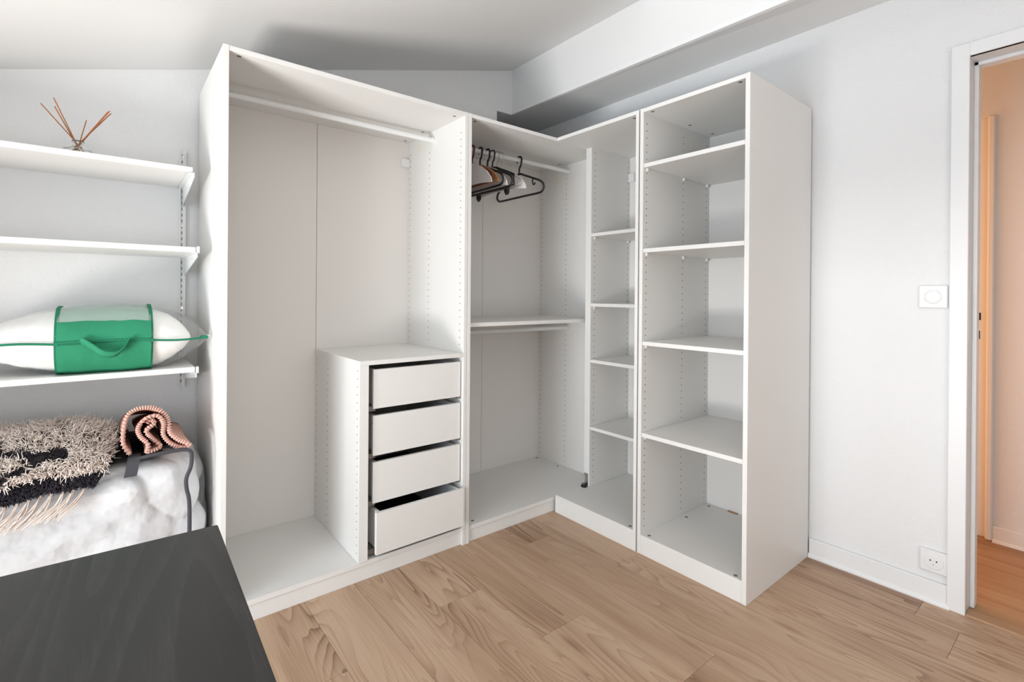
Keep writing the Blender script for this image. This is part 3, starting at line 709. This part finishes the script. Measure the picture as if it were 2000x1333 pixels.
link('fleece', bm, 'blanket', bk, smooth=True)
bm = bmesh.new(); acc = 0.0
for i in range(1, n):
    acc += (sp_[i]-sp_[i-1]).length
    if acc > 0.0062:
        acc = 0.0; t = (sp_[i]-sp_[i-1]).normalized(); nv = Vector((-t.z, 0, t.x)); c = sp_[i]
        dy = max(0.012*math.sin(i*0.23)+0.010*(i/n), -0.012)
        tube(bm, [Vector((c.x, -0.478+dy, c.z))+nv*TH, Vector((c.x, -0.484+dy, c.z))+nv*(TH+0.0012), Vector((c.x, -0.489+dy, c.z))+nv*0.001, Vector((c.x, -0.484+dy, c.z))-nv*(TH+0.0005)], 0.0022, 5)
stuff(link('blanket_stitching', bm, 'stitch', bk, smooth=True))

# ------------------------------------------------------------------ shaggy rug
rg = thing('shaggy_rug', (-2.68, -0.3, 0.63), 'folded cream and charcoal shaggy rug with tasselled edge on the quilt bag', 'rug')
prf = smooth_path([(0, -0.515, 0.572), (0, -0.518, 0.60), (0, -0.500, 0.632), (0, -0.44, 0.672), (0, -0.34, 0.700), (0, -0.22, 0.708), (0, -0.12, 0.690), (0, -0.07, 0.64)], 6)
RX0, RX1 = -3.02, -2.425
def rug_pt(s, t):
    """s 0..1 along x, t 0..1 from the hanging front edge to the back"""
    x = RX0+(RX1-RX0)*s; k = t*(len(prf)-1); i = min(int(k), len(prf)-2); p = prf[i].lerp(prf[i+1], k-i)
    e = max(0.0, (s-0.80)/0.20); drop = 0.035*e*e
    hang = (1-t)**3
    x -= 0.05*hang*max(0, s-0.6)/0.4
    z = p.z - drop*(p.z > 0.66) - 0.055*hang*max(0, 0.75-s) - 0.02*max(0, 0.45-s)
    z += 0.010*noise.noise((x*7, p.y*7, 1.3))
    # rolled fold: its hollow shows only as dark pile colour
    y = p.y
    return Vector((x, y, z))
bm = bmesh.new(); nS, nT = 44, 40; G = [[bm.verts.new(rug_pt(i/nS, j/nT)) for j in range(nT+1)] for i in range(nS+1)]
for i in range(nS):
    for j in range(nT): bm.faces.new((G[i][j], G[i+1][j], G[i+1][j+1], G[i][j+1]))
bmesh.ops.solidify(bm, geom=bm.faces[:], thickness=0.010)
link('backing', bm, 'rugbase', rg, smooth=True)
def is_dark(p, t):
    if t < 0.21: return True
    q = Vector((p.x, t*0.40))
    # oval paints the shade in the fold's hollow; charcoal zigzag lines of the woven pattern
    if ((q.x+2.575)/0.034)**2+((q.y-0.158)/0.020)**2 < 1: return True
    for a, b in (((-2.60, 0.158), (-2.685, 0.180)), ((-2.685, 0.180), (-2.715, 0.245)), ((-2.60, 0.145), (-2.70, 0.098)), ((-2.715, 0.245), (-2.80, 0.17)), ((-2.70, 0.098), (-2.82, 0.16)), ((-2.80, 0.17), (-2.95, 0.25))):
        a, b = Vector(a), Vector(b); k = max(0, min(1, (q-a).dot(b-a)/(b-a).length_squared))
        if (q-a-(b-a)*k).length < 0.011: return True
    return False
def strands(dark, count):
    V, F = [], []
    k = 0; rnd = random.Random(3 if dark else 5)
    while k < count:
        s, t = rnd.random(), rnd.random()**1.05
        p = rug_pt(s, t)
        if is_dark(p, t) != dark: continue
        du = rug_pt(min(1, s+0.01), t)-rug_pt(max(0, s-0.01), t); dv = rug_pt(s, min(1, t+0.01))-rug_pt(s, max(0, t-0.01))
        nrm = du.cross(dv).normalized()
        fl_ = Vector((noise.noise(p*16), noise.noise(p*16+Vector((9, 0, 0))), noise.noise(p*16+Vector((0, 9, 0)))))
        if dark: ln = rnd.uniform(0.014, 0.022)
        else: ln = rnd.uniform(0.020, 0.038)
        jit = Vector((rnd.gauss(0, 1), rnd.gauss(0, 1), rnd.gauss(0, 1)))*0.35
        d0 = (nrm*0.9+fl_*1.3+jit+Vector((0, -0.35, -0.1))).normalized()
        d1 = (d0+Vector((rnd.gauss(0, .5), rnd.gauss(0, .5)-0.2, rnd.gauss(0, .4)-0.55))).normalized()
        w0 = rnd.uniform(0.0012, 0.0019); q0 = p-nrm*0.001; q1 = q0+d0*ln*0.55; q2 = q1+d1*ln*0.45
        for q in (q1, q2): q.z = max(q.z, 0.50)
        sa = d0.cross(Vector((0.3, 0.5, 0.8))).normalized(); sb = d0.cross(sa)
        b = len(V)
        for q, ww in ((q0, w0*0.8), (q1, w0), (q2, w0*0.45)):
            for a in (0, 2.0944, 4.18879): V.append(q+(sa*math.cos(a)+sb*math.sin(a))*ww)
        for lv in (0, 3):
            for a in range(3): F.append((b+lv+a, b+lv+(a+1) % 3, b+lv+3+(a+1) % 3, b+lv+3+a))
        F.append((b+6, b+7, b+8)); k += 1
    o_ = ORG[rg.name]; me = bpy.data.meshes.new('pile'); me.from_pydata([tuple(v-o_) for v in V], [], F); me.materials.append(M['charcoal' if dark else 'cream'])
    for pl in me.polygons: pl.use_smooth = True
    o = bpy.data.objects.new('charcoal_pile' if dark else 'cream_pile', me); COL.objects.link(o); o.parent = rg; o['kind'] = 'stuff'
strands(False, 9000); strands(True, 4200)
rnd = random.Random(11)
for k in range(19):
    s = 0.02+0.93*k/18; p = rug_pt(s, 0.0)+Vector((0, -0.006, -0.004))
    bm = bmesh.new(); bmesh.ops.create_icosphere(bm, subdivisions=1, radius=0.0055, matrix=Matrix.Translation(p))
    lean = -0.045-0.02*rnd.random()
    for q in range(7):
        a = p+Vector((rnd.uniform(-.003, .003), rnd.uniform(-.002, .002), -0.002)); L_ = rnd.uniform(0.055, 0.085)
        pts = [a, a+Vector((lean*0.35+rnd.uniform(-.006, .006), -0.008+rnd.uniform(-.004, .003), -L_*0.5)), a+Vector((lean+rnd.uniform(-.014, .014), -0.008+rnd.uniform(-.004, .003), -L_))]
        tube(bm, smooth_path(pts, 3), 0.0014, 5)
    link('tassel', bm, 'fringe', rg, smooth=True)

# ------------------------------------------------------------------ clothes hangers on the upper corner rail
RZ, RY = 1.944, -0.285
def hook_pts(top=0.021, neck=-0.085, rot=-1):
    pts = [(0.019*rot*1.0, -0.012)]
    for i in range(9):
        a = math.radians(-10+i*27); pts.append((rot*top*math.cos(a), top*math.sin(a)-0.0))
    pts += [(-rot*0.013, -0.032), (0.0, -0.050), (0.0, neck)]
    return pts
def place(x, pts, yaw, tilt=0.0, dz=0.0):
    """hanger plane points (s, z): s along -y turned by yaw"""
    c, s_ = math.cos(yaw), math.sin(yaw)
    return [Vector((x+s*s_+z*tilt, RY-s*c, RZ+z+dz)) for s, z in pts]
HG = 'clothes hangers on the upper rail'
def hanger(x, kind, yaw, label, name='clothes_hanger', tilt=0.0):
    t = thing(name, (x, RY, RZ), label, 'hanger', HG)
    if kind in ('tube_black', 'tube_red'):
        m_ = 'black' if kind == 'tube_black' else 'red'
        rr = 0.0062 if kind == 'tube_black' else 0.0062
        bm = bmesh.new(); tube(bm, smooth_path(place(x, hook_pts(), yaw, tilt), 3), rr*0.85, 8); link('hook', bm, m_, t, smooth=True)
        fr = [(0.0, -0.080), (0.06, -0.100), (0.13, -0.127), (0.178, -0.147), (0.203, -0.166), (0.210, -0.188), (0.198, -0.207), (0.170, -0.214), (0.06, -0.214), (-0.06, -0.214), (-0.170, -0.214), (-0.198, -0.207), (-0.210, -0.188), (-0.203, -0.166), (-0.178, -0.147), (-0.13, -0.127), (-0.06, -0.100)]
        if kind == 'tube_red': fr = [(s*0.93, z*1.0+(0.012 if z < -0.2 else 0)) for s, z in fr]
        bm = bmesh.new(); tube(bm, smooth_path(place(x, fr, yaw, tilt), 4, closed=True), rr, 8, closed=True); link('frame', bm, m_, t, smooth=True)
        for sd in (1, -1):
            lp = [(sd*0.118, -0.124), (sd*0.118, -0.150), (sd*0.124, -0.160), (sd*0.132, -0.160), (sd*0.138, -0.150)]
            bm = bmesh.new(); tube(bm, smooth_path(place(x, lp, yaw, tilt), 3), rr*0.7, 7); link('strap_hook', bm, m_, t, smooth=True)
    elif kind in ('white', 'wood'):
        bm = bmesh.new(); tube(bm, smooth_path(place(x, hook_pts(), yaw, tilt), 3), 0.0015, 6); link('hook', bm, 'steel', t, smooth=True)
        th = 0.0035 if kind == 'white' else 0.006
        up = [(0, -0.078), (0.05, -0.088), (0.11, -0.112), (0.17, -0.150), (0.205, -0.188)]
        lo = [(0.205, -0.200), (0.17, -0.186), (0.11, -0.155), (0.05, -0.132), (0, -0.122)]
        if kind == 'white': lo = [(0.212, -0.214), (0.15, -0.206), (0.08, -0.200), (0.0, -0.198)]
        half = up+lo
        outl = half+[(-s, z) for s, z in half[::-1] if s > 0]
        bm = bmesh.new(); dx = Vector((math.cos(yaw), -math.sin(yaw)*0, 0))*th
        A = [bm.verts.new(p-dx) for p in place(x, outl, yaw, tilt)]; B = [bm.verts.new(p+dx) for p in place(x, outl, yaw, tilt)]
        bm.faces.new(A); bm.faces.new(B[::-1])
        for i in range(len(A)): bm.faces.new((A[i], B[i], B[(i+1) % len(A)], A[(i+1) % len(A)]))
        link('shoulder', bm, 'satin' if kind == 'white' else 'hangwood', t)
        if kind == 'wood':
            bm = bmesh.new(); tube(bm, place(x, [(-0.18, -0.196), (0.18, -0.196)], yaw, tilt), 0.0055, 8); link('trouser_bar', bm, 'hangwood', t)
    elif kind == 'wire':
        fr = [(0, -0.08), (0.20, -0.165), (0.215, -0.185), (0.20, -0.20), (-0.20, -0.20), (-0.215, -0.185), (-0.20, -0.165)]
        bm = bmesh.new(); tube(bm, smooth_path(place(x, hook_pts(), yaw, tilt), 3), 0.0013, 6); link('hook', bm, 'cam', t, smooth=True)
        bm = bmesh.new(); tube(bm, place(x, fr, yaw, tilt), 0.0013, 6, closed=True); link('frame', bm, 'cam', t, smooth=True)
    elif kind == 'clip':
        bm = bmesh.new(); tube(bm, smooth_path(place(x, hook_pts(), yaw, tilt), 3), 0.0042, 8); link('hook', bm, 'black', t, smooth=True)
        up = [(-0.19, -0.150), (-0.10, -0.112), (0.0, -0.080), (0.10, -0.112), (0.19, -0.150)]
        bm = bmesh.new(); ribbon(bm, smooth_path(place(x, up, yaw, tilt), 4), Vector((0.004, 0, 0.008)), 0.010); link('shoulder', bm, 'black', t)
        bm = bmesh.new(); tube(bm, place(x, [(0.185, -0.148), (0.192, -0.20), (-0.192, -0.20), (-0.185, -0.148)], yaw, tilt), 0.004, 8); link('bar', bm, 'black', t)
        for sd in (0.13, -0.13):
            c = place(x, [(sd, -0.215)], yaw, tilt)[0]
            bm = bmesh.new(); box(bm, c.x-0.010, c.x+0.010, c.y-0.014, c.y+0.014, c.z-0.022, c.z+0.018, bev=0.004); cl = link('clip', bm, 'black', t)
            bm = bmesh.new(); box(bm, c.x-0.004, c.x+0.004, c.y-0.012, c.y+0.012, c.z-0.030, c.z-0.022, bev=0.002); link('clip_jaw', bm, 'black', cl)
    return t
hanger(-0.955, 'white', 0.0, 'white moulded hanger nearest the wardrobe side panel, at front of the bunch')
hanger(-0.930, 'tube_red', -0.05, 'dark red plastic hanger, the only red one on the rail')
hanger(-0.905, 'wood', -0.01, 'brown wooden hanger between white and black hangers near the red one')
hanger(-0.878, 'tube_black', -0.02, 'black tubular hanger just right of the red hanger')
hanger(-0.855, 'white', 0.0, 'white moulded hanger between the two left black tubular hangers')
hanger(-0.828, 'tube_black', 0.03, 'black tubular hanger in the middle of the bunch, with clip hanger beside it')
hanger(-0.794, 'clip', 0.0, 'black trouser hanger with two large clips below its bar')
hanger(-0.762, 'wire', 0.02, 'thin grey wire hanger hanging lowest in the bunch')
hanger(-0.735, 'white', 0.03, 'white moulded hanger farthest right, beside the lone black hanger')
hanger(-0.600, 'tube_black', 0.0, 'black tubular hanger hanging apart at the right end of the bunch')

# ------------------------------------------------------------------ switch and socket on the right wall
sw = thing('light_switch', (0.015, -2.0375, 1.169), 'square white push switch with a round button beside the door frame', 'switch')
part('plate', 'plastic', sw, (0.005, 0.015, -2.081, -1.994, 1.126, 1.213), bev=0.003)
bm = bmesh.new(); tube(bm, [(0.005, -2.0375, 1.169), (0.002, -2.0375, 1.169), (0.0, -2.0375, 1.169)], [0.027, 0.026, 0.020], 28); link('button', bm, 'plastic', sw)
so = thing('wall_socket', (0.015, -2.0475, 0.158), 'square white wall socket low on the wall above the baseboard', 'socket')
part('plate', 'plastic', so, (0.001, 0.015, -2.090, -2.005, 0.117, 0.200), bev=0.003)
bm = bmesh.new(); tube(bm, [(0.001, -2.047, 0.159), (-0.001, -2.047, 0.159), (-0.0015, -2.047, 0.159)], [0.030, 0.029, 0.026], 28); fc = link('face', bm, 'plastic', so)
for dy in (0.0095, -0.0095):
    bm = bmesh.new(); cyl(bm, (-0.0016, -2.047+dy, 0.163), 'x', 0.0027, 0.001, 10); link('pin_hole', bm, 'latch', fc)
bm = bmesh.new(); cyl(bm, (-0.003, -2.047, 0.149), 'x', 0.0022, 0.005, 10); link('earth_pin', bm, 'steel', fc)

# ------------------------------------------------------------------ desk in the foreground
TZ = 0.74
dk = thing('desk', (-2.68, -2.1, 0), 'black-brown wooden desk with visible ash grain in the foreground', 'desk')
bm = bmesh.new(); prism(bm, [(-2.287, -1.460), (-2.3195, -2.72), (-3.07, -2.70), (-3.037, -1.442)], 'z', TZ-0.034, TZ)
bmesh.ops.bevel(bm, geom=bm.edges[:], offset=0.0015, segments=2, affect='EDGES')
link('desk_top', bm, 'desk', dk)
for x, y in ((-2.35, -1.52), (-2.385, -2.66), (-2.99, -1.50), (-3.02, -2.64)):
    bm = bmesh.new(); box(bm, x-0.03, x+0.03, y-0.03, y+0.03, 0, TZ-0.034, bev=0.002); link('leg', bm, 'desk', dk)
